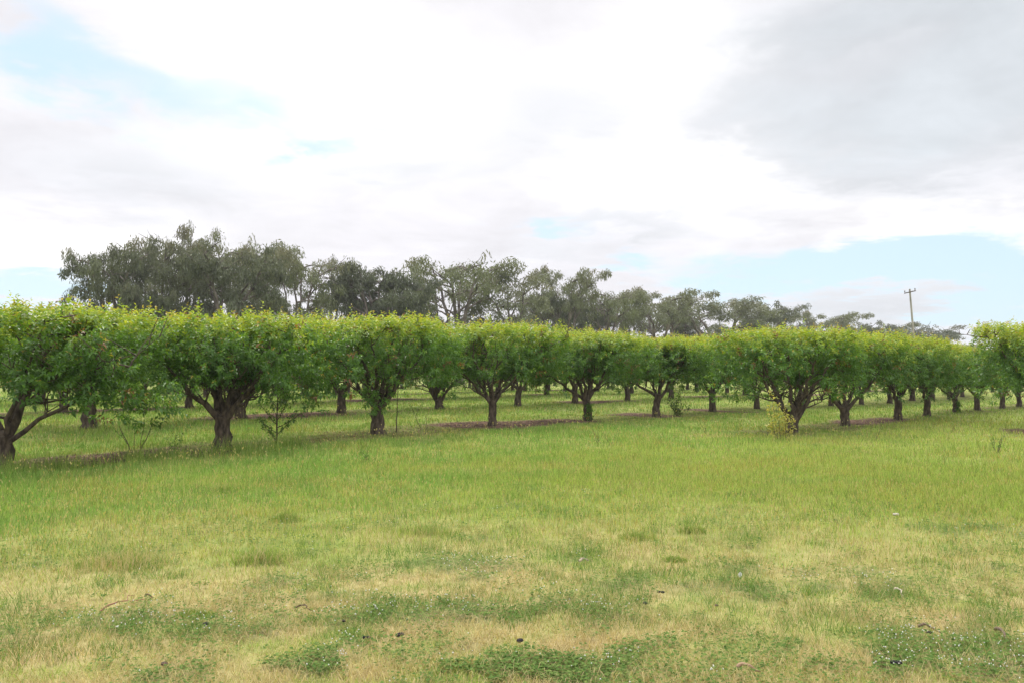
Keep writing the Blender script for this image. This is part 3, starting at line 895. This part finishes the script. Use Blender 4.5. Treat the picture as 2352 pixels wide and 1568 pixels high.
for (px, top, wpx, kind, sh, lab) in GUMS:
    x, y = row_point(GUM_D + sh, px)
    z0 = tz(x, y)
    H = (HORIZON - top) / F * y + EYE - z0
    W = wpx / F * y
    key = (kind, gr.randrange(3 if kind in ('open', 'dense') else 2))
    if key not in gum_protos:
        r = make_gum(500 + len(gum_protos), lab, kind)
        r['w'] = 0.0
        gum_protos[key] = r
        xs = np.array([v.co[0] for v in r.children[1].data.vertices][::7]); zs = np.array([v.co[2] for v in r.children[1].data.vertices][::7])
        dims = (float(np.percentile(xs, 98.5) - np.percentile(xs, 1.5)), float(np.percentile(zs, 99.7)))
        gum_protos[key] = (r, dims)
        del r['w']
        o = r
    else:
        o = dup(gum_protos[key][0], lab)
    dims = gum_protos[key][1]
    o.location = (x, y, z0); o.rotation_euler = (0, 0, gr.choice((0, PI)) + gr.uniform(-.3, .3))
    sx = W / dims[0] * (1.12 + .25 * (px > 1400)); o.scale = (sx, sx, H / dims[1])


# ------------------------------------------------------------------ utility pole
def make_pole():
    Z = 75.0
    x = (2109 - CX) / F * Z; z0 = tz(x, Z)
    root = thing('utility_pole', 'leaning grey timber power pole with one crossarm above the right block', 'utility pole', (x, Z, z0))
    H = (HORIZON - 664) / F * Z + EYE - z0
    topx = -17 / F * Z
    P = np.array([[0, 0, -.3], [topx * .35, 0, H * .35], [topx * .75, 0, H * .72], [topx, 0, H]])
    g = Geo(); g.tube(P, [.105, .095, .085, .075], 12); g.build('pole', M_POLE, root, smooth=True)
    cz = H - .28
    g = Geo()
    a = np.array([topx - .56, -.16, cz - .12]); b = np.array([topx + .45, -.16, cz + .11])
    d = (b - a) / np.linalg.norm(b - a); up = np.array([-d[2], 0, d[0]]) * .045; dep = np.array([0, .05, 0])
    V = [p + s * up + t * dep for p in (a, b) for s, t in ((-1, -1), (1, -1), (1, 1), (-1, 1))]
    g.add(V, [[0, 1, 2, 3], [7, 6, 5, 4], [0, 4, 5, 1], [1, 5, 6, 2], [2, 6, 7, 3], [3, 7, 4, 0]])
    g.build('crossarm', M_BARK, root)
    for s in (.04, .96):
        q = a + (b - a) * s
        g = Geo()
        g.tube([q + up * .8, q + up + [0, 0, .06], q + up + [0, 0, .065], q + up + [0, 0, .12], q + up + [0, 0, .16], q + up + [0, 0, .2]], [.015, .015, .06, .05, .06, .03], 8, (.25, .24, .23))
        g.build('insulator', M_PLAIN, root, smooth=True)


make_pole()


# ------------------------------------------------------------------ young plants and suckers
def leafy_plant(name, label, cat, loc, stems, leafcol, leafn, leafL, stemr=.012, spread=.05, group=None, scol=(.09, .07, .045)):
    """stems: list of paths (list of 3-vectors); small leaves set along them"""
    rng = np.random.default_rng(abs(hash((round(loc[0], 2), round(loc[1], 2)))) % 99991)
    root = thing(name, label, cat, loc, group=group)
    g = Geo(); pts, dirs = [], []
    for (path, r, f0, dens) in stems:
        P = np.array(path, float)
        P = bez(P[0], P[1], P[2], 8, rng, .012) if len(P) == 3 else P
        g.tube(P, r * (1 - .7 * np.linspace(0, 1, len(P))), 5, scol)
        n = int(leafn * dens)
        u = f0 + (1 - f0) * rng.random(n)
        k = np.clip((u * (len(P) - 1)).astype(int), 0, len(P) - 2); fr = (u * (len(P) - 1) - k)[:, None]
        pts.append(P[k] * (1 - fr) + P[k + 1] * fr + rng.normal(0, spread * .5, (n, 3)))
        dirs.append((P[k + 1] - P[k]) / (np.linalg.norm(P[k + 1] - P[k], axis=1)[:, None] + 1e-6))
    g.build('stem', M_PLAIN, root, smooth=True)
    p = np.vstack(pts); d = np.vstack(dirs)
    n = len(p)
    if n:
        d = d * .5 + rng.normal(0, .7, (n, 3)); L = leafL * (.6 + .7 * rng.random(n))
        c = lerp(np.array(leafcol[0]), np.array(leafcol[1]), rng.random((n, 1)))
        lg = Geo(); lg.leaves(p, d, np.array([0, 0, 1.]) + rng.normal(0, .5, (n, 3)), L, L * .55, c, .15, .12)
        lg.build('foliage', M_LEAF, root)
    return root


def stem(b, e, sag=.0, r=.008, f0=.2, dens=1.0):
    b = np.array(b, float); e = np.array(e, float)
    return ([b, (b + e) / 2 + np.array([0, 0, sag]), e], r, f0, dens)


GRN = ((.05, .13, .03), (.12, .22, .045)); YEL = ((.28, .33, .06), (.50, .44, .14)); PALE = ((.2, .26, .06), (.33, .33, .10))

x, y = row_point(ROW_A - .25, 637)
leafy_plant('sapling', 'open leafy sapling with thin spreading branches between two front row trees', 'sapling', (x, y, tz(x, y)),
            [stem((0, 0, 0), (.02, 0, 1.55), 0, .022, .15, .7)] +
            [stem((0, 0, z0), (ex_, ey_, z1), -.05, .009, .15, 1.0) for z0, ex_, ey_, z1 in
             [(.2, .45, 0, .72), (.25, -.42, -.1, .62), (.35, .75, .1, .82), (.42, -.5, .1, 1.0), (.5, .4, -.3, 1.15), (.55, -.3, .3, 1.25), (.7, .35, .1, 1.35), (.75, -.35, -.1, 1.4),
              (.1, -.3, .05, .45), (.9, .2, .2, 1.55)]], GRN, 85, .06, spread=.07)
x, y = row_point(ROW_A - .5, 312)
leafy_plant('sapling', 'nearly bare sapling of splayed twigs on the brown strip near the left edge', 'sapling', (x, y, tz(x, y)),
            [stem((0, 0, 0), (-.28, 0, .62), -.02, .014, .3, .2), stem((.03, 0, 0), (.33, 0, .66), -.03, .013, .3, .4), stem((0, 0, .15), (-.05, .1, .6), 0, .006, .3, .2),
             stem((.1, 0, .2), (.18, 0, .75), 0, .007, .3, .3), stem((-.1, 0, .25), (-.36, 0, .55), 0, .006, .4, .2)], GRN, 22, .04)
x, y = row_point(ROW_A - .2, 405)
leafy_plant('weed_clump', 'small upright leafy weed beside the trunk of the thick forked tree', 'weed', (x, y, tz(x, y)),
            [stem((q * .05, 0, 0), (q * .12, .02 * q, .36 + .05 * q), 0, .005, .1, 1) for q in (-1, 0, 1)], GRN, 26, .05)
x, y = row_point(ROW_A - .15, 911)
leafy_plant('sapling', 'thin upright leafy stem right of the stout upright tree', 'sapling', (x, y, tz(x, y)),
            [stem((0, 0, 0), (.03, 0, 1.05), 0, .016, .1, 1)], GRN, 40, .045, spread=.04)
x, y = row_point(ROW_A - .1, 968)
leafy_plant('sapling', 'faint leaning twig with tiny leaves left of the wide vase tree', 'sapling', (x, y, tz(x, y)),
            [stem((0, 0, 0), (-.3, 0, .7), .04, .008, .2, 1), stem((.1, .1, 0), (.12, .1, .38), 0, .007, .2, .7), stem((-.1, 0, .3), (-.1, 0, .62), 0, .005, .2, .5)], GRN, 22, .04)
x, y = row_point(ROW_A - .3, 1553)
leafy_plant('shrub', 'small dark green shrub between the low limbed and bright clump trees', 'shrub', (x, y, tz(x, y)),
            [stem((0, 0, 0), (rx_, ry_, h_), 0, .01, .1, 1) for rx_, ry_, h_ in [(-.12, 0, .8), (.1, 0, .62), (.2, .1, .4), (-.2, -.1, .45), (.02, .1, .55), (-.3, 0, .62), (.45, 0, .3)]],
            ((.035, .09, .02), (.08, .15, .03)), 62, .075, spread=.09)
x, y = row_point(ROW_A - .4, 1313)
bx, by, bz = px_ground(1803, 1012)
leafy_plant('sucker_shrub', 'pale yellow suckers sprouting at the foot of the nearest right block tree', 'shrub', (bx, by, bz),
            [stem((q * .06, .1, 0), (ex_, ey_, z_), .05, .007, .12, 1) for q, ex_, ey_, z_ in [(-2, -.24, .2, 1.1), (-1, -.12, .1, .9), (-3, -.36, .0, .8), (-1, -.1, .3, .72), (0, .0, .2, .62), (1, .12, .3, .55), (2, .22, .1, .5), (-2, -.32, .1, .42), (1, .05, .1, .85)]],
            YEL, 60, .07, spread=.08)
bx, by, bz = px_ground(1752, 1003)
leafy_plant('sucker_shrub', 'low straggling yellow sprigs in the grass left of the pale suckers', 'shrub', (bx, by, bz),
            [stem((q * .1, 0, 0), (q * .3, .1, .3 + .04 * q), .06, .005, .2, 1) for q in (-2, -1, 0, 1, 2)], YEL, 15, .06, spread=.06)
WEEDS = [(1378, 1022, .42, 'pale seeding weed standing in the open grass, left one of two', 3, PALE), (1402, 1020, .34, 'pale seeding weed standing in the open grass, right one of two', 2, PALE),
         (1624, 1000, .5, 'thin yellow flowered weed left of the bare straw coloured spot', 2, YEL), (2011, 1012, .7, 'bare brown weed stalk standing in grass under the right block', 1, ((.1, .08, .05), (.16, .14, .07))),
         (1192, 1000, .28, 'short green weed near the foot of the wide vase tree', 3, GRN), (846, 1060, .2, 'small leafy weed in grass below the stout upright tree', 3, GRN),
         (2186, 995, .3, 'grey green weed in grass under the fifth right block tree', 3, PALE), (2290, 1040, .35, 'bushy dark weed in the shaded grass near the right edge', 5, GRN),
         (915, 1215, .52, 'tall bent grass stalk standing alone left of the centre tussock', 0, ((.3, .34, .1), (.4, .36, .14)))]
for (a, b, h_, lab, ns, colr) in WEEDS:
    bx, by, bz = px_ground(a, b)
    wr = random.Random(a)
    leafy_plant('weed_stalk', lab, 'weed', (bx, by, bz), [stem((wr.uniform(-.04, .04), 0, 0), (wr.uniform(-.15, .15) * (1 + h_), wr.uniform(-.1, .1), h_ * wr.uniform(.8, 1)), 0, .006, .35, 1) for _ in range(ns)],
                colr, 16, .035, spread=.03) if ns else leafy_plant('weed_stalk', lab, 'weed', (bx, by, bz), [stem((0, 0, 0), (-.16, .05, h_), .06, .0035, .8, 1), stem((.01, 0, 0), (.04, .02, h_ * .6), .03, .003, .8, .6)],
                colr, 8, .03, spread=.015, scol=(.33, .37, .13))


# ------------------------------------------------------------------ tussocks
def tussock(px, py, wid, h, label, dead=.15):
    bx, by, bz = px_ground(px, py)
    rng = np.random.default_rng(px)
    n = int(520 * max(1, wid / .3))
    g = Geo()
    x = np.clip(rng.normal(0, wid * .42, n), -wid * .8, wid * .8); y = np.clip(rng.normal(0, wid * .25, n), -wid * .45, wid * .45)
    hh = h * (.5 + .6 * rng.random(n)) * np.exp(-(x / wid) ** 2 * .7)
    c = lerp(GREEN * .8, YGREEN, rng.random((n, 1)))
    c = np.where(rng.random((n, 1)) < dead, STRAW, c)
    blades(g, x, y, terrain(x + bx, y + by) - bz, hh, np.full(n, .005), .25 + .5 * rng.random(n), c, True)
    o = g.build('grass_tussock', M_GRASS); o.location = (bx, by, bz)
    tag(o, label, 'grass tussock', 'tussocks in the turf')


tussock(660, 1196, .22, .15, 'rounded green tussock alone in the turf left of centre')
tussock(988, 1226, .34, .12, 'wide low tussock just left of the centre of the turf')
tussock(1462, 1236, .20, .10, 'flat dark tussock right of the centre of the turf')
tussock(505, 1130, .22, .14, 'dark green tussock near the left, closer to the trees')
tussock(1588, 1222, .16, .11, 'little tuft right of the flat dark tussock')
tussock(268, 1300, .45, .15, 'brownish straw tussock on the left of the foreground', .6)
tussock(600, 1290, .3, .16, 'pale bushy tussock in the left foreground', .35)
tussock(1550, 1288, .12, .07, 'tiny dark tuft nearer than the flat dark tussock')
tussock(450, 1412, .14, .06, 'small leafy tuft right of the reddish twig', .0)


# ------------------------------------------------------------------ sticks, clods, feather, stone
def stick(pa, pb, r, col, label, bend=.04, fork=False):
    a = np.array(px_ground(*pa)); b = np.array(px_ground(*pb))
    rng = np.random.default_rng(int(pa[0]))
    n = 9; t = np.linspace(0, 1, n)[:, None]
    P = a + (b - a) * t; side = np.array([-(b - a)[1], (b - a)[0], 0])
    P = P + side * bend * np.sin(t * PI) + rng.normal(0, .006, (n, 3))
    P[:, 2] = terrain(P[:, 0], P[:, 1]) + r + .02 + .015 * np.sin(t[:, 0] * 5)
    c = a.copy()
    g = Geo(); g.tube(P - c, r * (1 - .6 * t[:, 0]), 6, col, rough=.3, rng=rng)
    if fork:
        g.tube(np.array([P[5], P[5] + (b - a) * .12 + side * .12 + [0, 0, .02], P[5] + (b - a) * .3 + side * .14]) - c, [r * .5, r * .4, r * .2], 5, col)
    o = g.build('fallen_stick', M_PLAIN, smooth=True); o.location = c
    tag(o, label, 'stick', 'fallen sticks on the turf')


stick((228, 1413), (330, 1378), .006, (.26, .14, .09), 'long reddish twig lying above the left clover patch', .08, True)
stick((330, 1379), (352, 1376), .008, (.2, .13, .09), 'short broken brown piece at the end of the reddish twig')
stick((683, 1402), (722, 1405), .006, (.12, .09, .065), 'short dark stick in the turf right of the left clover patch')
stick((2056, 1361), (2078, 1374), .008, (.50, .43, .33), 'short pale bleached stick in the right foreground')
stick((1692, 1545), (1748, 1547), .010, (.30, .20, .13), 'brown stick near the bottom edge right of centre')
stick((1331, 1296), (1353, 1290), .009, (.38, .31, .24), 'short grey stick near the middle of the turf')
stick((2110, 1448), (2160, 1456), .010, (.14, .10, .07), 'dark stick on the large clover patch at lower right', .06)
stick((2286, 1455), (2322, 1482), .012, (.15, .11, .08), 'dark stick by the right edge of the large clover patch')


def clod(px, py, s, label, col=(.022, .020, .022), name='dark_clod', cat='clod', group='dark clods on the turf'):
    bx, by, bz = px_ground(px, py)
    rng = np.random.default_rng(px + py); s = s * .5
    g = Geo()
    for q in range(int(rng.integers(2, 4))):
        c = np.array([rng.normal(0, s * .6), rng.normal(0, s * .4), s * .45 + .012])
        nu, nv = 10, 7
        U, Vv = np.meshgrid(np.arange(nu) / nu * 2 * PI, np.linspace(.05, PI - .05, nv), indexing='ij')
        d = np.stack([np.cos(U) * np.sin(Vv), np.sin(U) * np.sin(Vv), np.cos(Vv)], -1).reshape(-1, 3)
        rr = s * (.6 + .7 * N1.fbm(d[:, 0] * 2 + px + q, d[:, 1] * 2 + py, d[:, 2] * 2))
        i_, j_ = np.meshgrid(np.arange(nu), np.arange(nv - 1), indexing='ij')
        a = (i_ * nv + j_).ravel(); b = (((i_ + 1) % nu) * nv + j_).ravel()
        g.add(c + d * rr[:, None] * np.array([1.2, .9, .65]), np.stack([a, a + 1, b + 1, b], 1), col)
    o = g.build(name, M_PLAIN, smooth=True); o.location = (bx, by, bz + .02)
    tag(o, label, cat, group)


clod(473, 1445, .028, 'black clod on the right tip of the left clover patch')
clod(843, 1477, .030, 'black clod in dry turf, left one of a pair')
clod(917, 1471, .030, 'black clod in dry turf, right one of a pair')
clod(789, 1439, .022, 'small dark clod above the pair of black clods')
clod(1191, 1485, .030, 'black clod in the turf below the middle clover patch')
clod(2057, 1539, .038, 'largest black clod on the clover at the bottom right')
clod(2136, 1467, .028, 'dark clod in the middle of the lower right clover patch')
clod(1483, 1397, .026, 'dark flat clod right of the middle clover patch')
clod(1517, 1371, .024, 'dark clod just above the flat clod right of the middle clover')
clod(1649, 1402, .022, 'small brown clod on bare dry turf right of centre', (.10, .07, .05))
clod(379, 1540, .030, 'brown clod near the bottom edge at the left', (.09, .06, .045))
clod(2059, 1190, .05, 'pale stone lying in the grass at the right', (.42, .38, .32), 'stone', 'stone', 'stones in the grass')


def feather():
    bx, by, bz = px_ground(1703, 1333)
    g = Geo()
    t = np.linspace(0, 1, 8)
    spine = np.stack([-.03 + .02 * t, 0 * t, .01 + .075 * t], 1)
    w = .028 * np.sin(t * PI * .9 + .15)
    L = spine + np.stack([-w, 0 * t, .01 + 0 * t], 1); R = spine + np.stack([w, .012 * t, 0 * t], 1)
    V = np.concatenate([L, spine, R])
    fs = [[i_, i_ + 1, 8 + i_ + 1, 8 + i_] for i_ in range(7)] + [[8 + i_, 9 + i_, 17 + i_, 16 + i_] for i_ in range(7)]
    g.add(V, fs, (.75, .74, .74))
    g.tube(spine, .002 + 0 * t, 5, (.6, .57, .5))
    o = g.build('feather', M_FLOWER); o.location = (bx, by, bz + .02); o.scale = (.5, .5, .5)
    tag(o, 'small white feather standing in the dry turf right of centre', 'feather')


feather()

# ------------------------------------------------------------------ haze in the air
def make_haze(density):
    g = Geo()
    a, b, z0, z1 = -2700., 2760., -2.5, 15.5
    V = [(x_, y_, z_) for z_ in (z0, z1) for x_, y_ in ((a, a), (b, a), (b, b), (a, b))]
    g.add(V, [[3, 2, 1, 0], [4, 5, 6, 7], [0, 1, 5, 4], [1, 2, 6, 5], [2, 3, 7, 6], [3, 0, 4, 7]])
    m, nt_, N_ = new_mat('hazy_air')
    o_ = N_('ShaderNodeOutputMaterial'); v_ = N_('ShaderNodeVolumePrincipled')
    v_.inputs['Color'].default_value = (.95, .97, 1, 1); v_.inputs['Density'].default_value = density; v_.inputs['Anisotropy'].default_value = .3
    nt_.links.new(v_.outputs[0], o_.inputs['Volume'])
    h = g.build('haze', m)
    tag(h, 'thin pale haze in the air over the whole orchard', 'haze', kind='stuff')


make_haze(.0004)

# ------------------------------------------------------------------ sky, sun
SUN_AZ, SUN_EL = math.radians(-18), math.radians(56)       # ahead of the camera, slightly left, behind thin cloud
world = bpy.data.worlds.new('World'); scene.world = world
world.use_nodes = True
nt = world.node_tree; nt.nodes.clear(); N = nt.nodes.new; LK = nt.links.new


def val(v):
    n = N('ShaderNodeValue'); n.outputs[0].default_value = v; return n.outputs[0]


def math_(op, a, b=None, c=None, clamp=False):
    n = N('ShaderNodeMath'); n.operation = op; n.use_clamp = clamp
    for i_, q in enumerate((a, b, c)):
        if q is None: continue
        if isinstance(q, (int, float)): n.inputs[i_].default_value = q
        else: LK(q, n.inputs[i_])
    return n.outputs[0]


def smooth(x_, a, b):
    n = N('ShaderNodeMapRange'); n.interpolation_type = 'SMOOTHSTEP'
    n.inputs[1].default_value = a; n.inputs[2].default_value = b; LK(x_, n.inputs[0]); return n.outputs[0]


def mixc(f, a, b):
    n = N('ShaderNodeMix'); n.data_type = 'RGBA'
    if isinstance(f, (int, float)): n.inputs[0].default_value = f
    else: LK(f, n.inputs[0])
    for q, i_ in ((a, 6), (b, 7)):
        if isinstance(q, tuple): n.inputs[i_].default_value = (*q, 1)
        else: LK(q, n.inputs[i_])
    return n.outputs[2]


tc = N('ShaderNodeTexCoord'); sep = N('ShaderNodeSeparateXYZ'); LK(tc.outputs['Generated'], sep.inputs[0])
DX, DY, DZ = sep.outputs
az = math_('ARCTAN2', DX, DY); el = math_('ARCSINE', DZ)
# cloud-plane coordinates: clouds flatten towards the horizon
den = math_('ADD', math_('MAXIMUM', DZ, 0.0), .13)
cmb = N('ShaderNodeCombineXYZ'); LK(math_('DIVIDE', DX, den), cmb.inputs[0]); LK(math_('DIVIDE', DY, den), cmb.inputs[1])


def noise(scale, detail=6, rough=.55, off=0.0, dist=.3):
    mp = N('ShaderNodeMapping'); mp.inputs['Location'].default_value = (off, off * .7, off * 1.3); LK(cmb.outputs[0], mp.inputs[0])
    n = N('ShaderNodeTexNoise'); n.inputs['Scale'].default_value = scale; n.inputs['Detail'].default_value = detail
    n.inputs['Roughness'].default_value = rough; n.inputs['Distortion'].default_value = dist; LK(mp.outputs[0], n.inputs['Vector'])
    return n.outputs[0]


n_big, n_mid, n_fine = noise(.9, 7, .58, 3.0), noise(2.2, 7, .6, 9.0), noise(5.0, 6, .6, 21.0)
wig = math_('ADD', math_('MULTIPLY', math_('SUBTRACT', n_mid, .5), .22), math_('MULTIPLY', math_('SUBTRACT', n_fine, .5), .08))
wig2 = math_('ADD', math_('MULTIPLY', math_('SUBTRACT', n_fine, .5), .12), math_('MULTIPLY', math_('SUBTRACT', n_big, .5), .12))
azw = math_('ADD', az, wig); elw = math_('ADD', el, math_('MULTIPLY', wig2, .6))


def blob(px, py, rx, ry, tilt=0.0):
    a0 = math.atan((px - CX) / F); e0 = math.atan((HORIZON - py) / F * math.cos(a0))
    ra_, re_ = rx / F, ry / F
    da = math_('SUBTRACT', azw, a0); de = math_('SUBTRACT', elw, e0)
    if tilt:
        c, s = math.cos(tilt), math.sin(tilt)
        da, de = math_('ADD', math_('MULTIPLY', da, c), math_('MULTIPLY', de, s)), math_('SUBTRACT', math_('MULTIPLY', de, c), math_('MULTIPLY', da, s))
    q = math_('ADD', math_('POWER', math_('DIVIDE', math_('ABSOLUTE', da), ra_), 2.0), math_('POWER', math_('DIVIDE', math_('ABSOLUTE', de), re_), 2.0))
    return math_('EXPONENT', math_('MULTIPLY', q, -1.0))


def total(bl):
    s = None
    for (amp, *b) in bl:
        v = math_('MULTIPLY', blob(*b), amp)
        s = v if s is None else math_('ADD', s, v)
    return s


blue = total([(.55, 120, 140, 150, 75, -.5), (.6, 330, 205, 170, 65, -.35), (.66, 590, 235, 160, 75, -.2), (.45, 880, 290, 60, 40), (.5, 760, 330, 70, 30),
              (1.4, 20, 655, 190, 50, .0), (1.35, 1830, 625, 260, 50, .08), (.55, 2260, 690, 120, 50), (.75, 1270, 535, 120, 22), (.8, 1460, 595, 70, 28), (1.1, 2080, 600, 170, 42),
              (1.0, 2330, 640, 120, 90), (.25, 2150, 770, 160, 40), (.35, 30, 60, 120, 60)])
grey = total([(.95, 2120, 270, 280, 150, .1), (.8, 1960, 20, 320, 70), (.7, 2330, 110, 150, 160), (.5, 1780, 220, 170, 100), (.45, 1260, 270, 340, 120), (.35, 1260, 590, 130, 40), (.4, 2250, 570, 150, 35),
              (.45, 330, 390, 280, 90), (.6, 2000, 715, 260, 60), (.5, 1480, 510, 190, 40), (.45, 900, 400, 200, 50)])
bright = total([(1.0, 720, 180, 340, 170), (.8, 1500, 400, 260, 70), (.6, 150, 560, 260, 60), (.5, 1500, 100, 200, 150), (.6, 2150, 520, 260, 50, -.15)])
sky = N('ShaderNodeTexSky'); sky.sky_type = 'NISHITA'; sky.sun_disc = False
sky.sun_elevation = SUN_EL; sky.sun_rotation = SUN_AZ
sky.air_density = 1.0; sky.dust_density = 1.2; sky.ozone_density = 1.0; sky.altitude = 200
STR = .12
K = 1 / STR
# cloud brightness: grey undersides .. blown-out white; brighter overhead like any overcast
lum = math_('ADD', .625, math_('MULTIPLY', math_('SUBTRACT', n_mid, .5), .30))
lum = math_('ADD', lum, math_('MULTIPLY', bright, .30))
gedge = smooth(math_('ADD', grey, math_('ADD', math_('MULTIPLY', math_('SUBTRACT', n_mid, .5), 1.1), math_('MULTIPLY', math_('SUBTRACT', n_fine, .5), .5))), .25, .75)
lum = math_('SUBTRACT', lum, math_('MULTIPLY', gedge, .095))
lum = math_('ADD', lum, math_('MULTIPLY', smooth(el, .45, 1.3), 1.2))
lum = math_('ADD', lum, math_('MULTIPLY', smooth(DY, .1, -.7), .35))     # clouds opposite the sun are fully lit
cc = N('ShaderNodeVectorMath'); cc.operation = 'SCALE'
tint = mixc(math_('MULTIPLY', grey, 1.0, clamp=True), (.985, .972, 1.02), (.915, .97, 1.03))
tint = mixc(math_('MULTIPLY', bright, 1.0, clamp=True), tint, (1.0, .982, .955))
LK(tint, cc.inputs[0]); LK(math_('MULTIPLY', lum, K), cc.inputs[3])
hole = smooth(math_('ADD', blue, math_('ADD', math_('MULTIPLY', math_('SUBTRACT', n_mid, .5), .7), math_('MULTIPLY', math_('SUBTRACT', n_fine, .5), .45))), .1, .95)
pale = mixc(.8, sky.outputs[0], (.46 * K, .585 * K, .69 * K))   # thin haze of cloud inside the blue gaps
fin = mixc(hole, cc.outputs[0], pale)
bg = N('ShaderNodeBackground'); bg.inputs[1].default_value = STR; LK(fin, bg.inputs[0])
wo = N('ShaderNodeOutputWorld'); LK(bg.outputs[0], wo.inputs[0])

sl = bpy.data.lights.new('sun', 'SUN'); sl.energy = 2.0; sl.angle = math.radians(12); sl.color = (1, .95, .86)
so = bpy.data.objects.new('sun', sl); COL.objects.link(so)
sd = Vector((math.sin(SUN_AZ) * math.cos(SUN_EL), math.cos(SUN_AZ) * math.cos(SUN_EL), math.sin(SUN_EL)))
so.rotation_euler = (-sd).to_track_quat('-Z', 'Y').to_euler()

# ------------------------------------------------------------------ camera, view
cam = bpy.data.cameras.new('camera'); co = bpy.data.objects.new('camera', cam); COL.objects.link(co)
cam.sensor_width = 36; cam.lens = 36 * F / 2352
cam.clip_end = 6000
co.location = (0, 0, EYE + tz(0, 0) * 0); co.rotation_euler = (PI / 2 + PITCH, 0, 0)
scene.camera = co
vs = scene.view_settings
vs.view_transform = 'Standard'; vs.look = 'None'; vs.gamma = 1; vs.use_curve_mapping = False; vs.exposure = 0.6
scene.render.engine = 'CYCLES'
scene.cycles.max_bounces = 12; scene.cycles.transmission_bounces = 8; scene.cycles.diffuse_bounces = 7
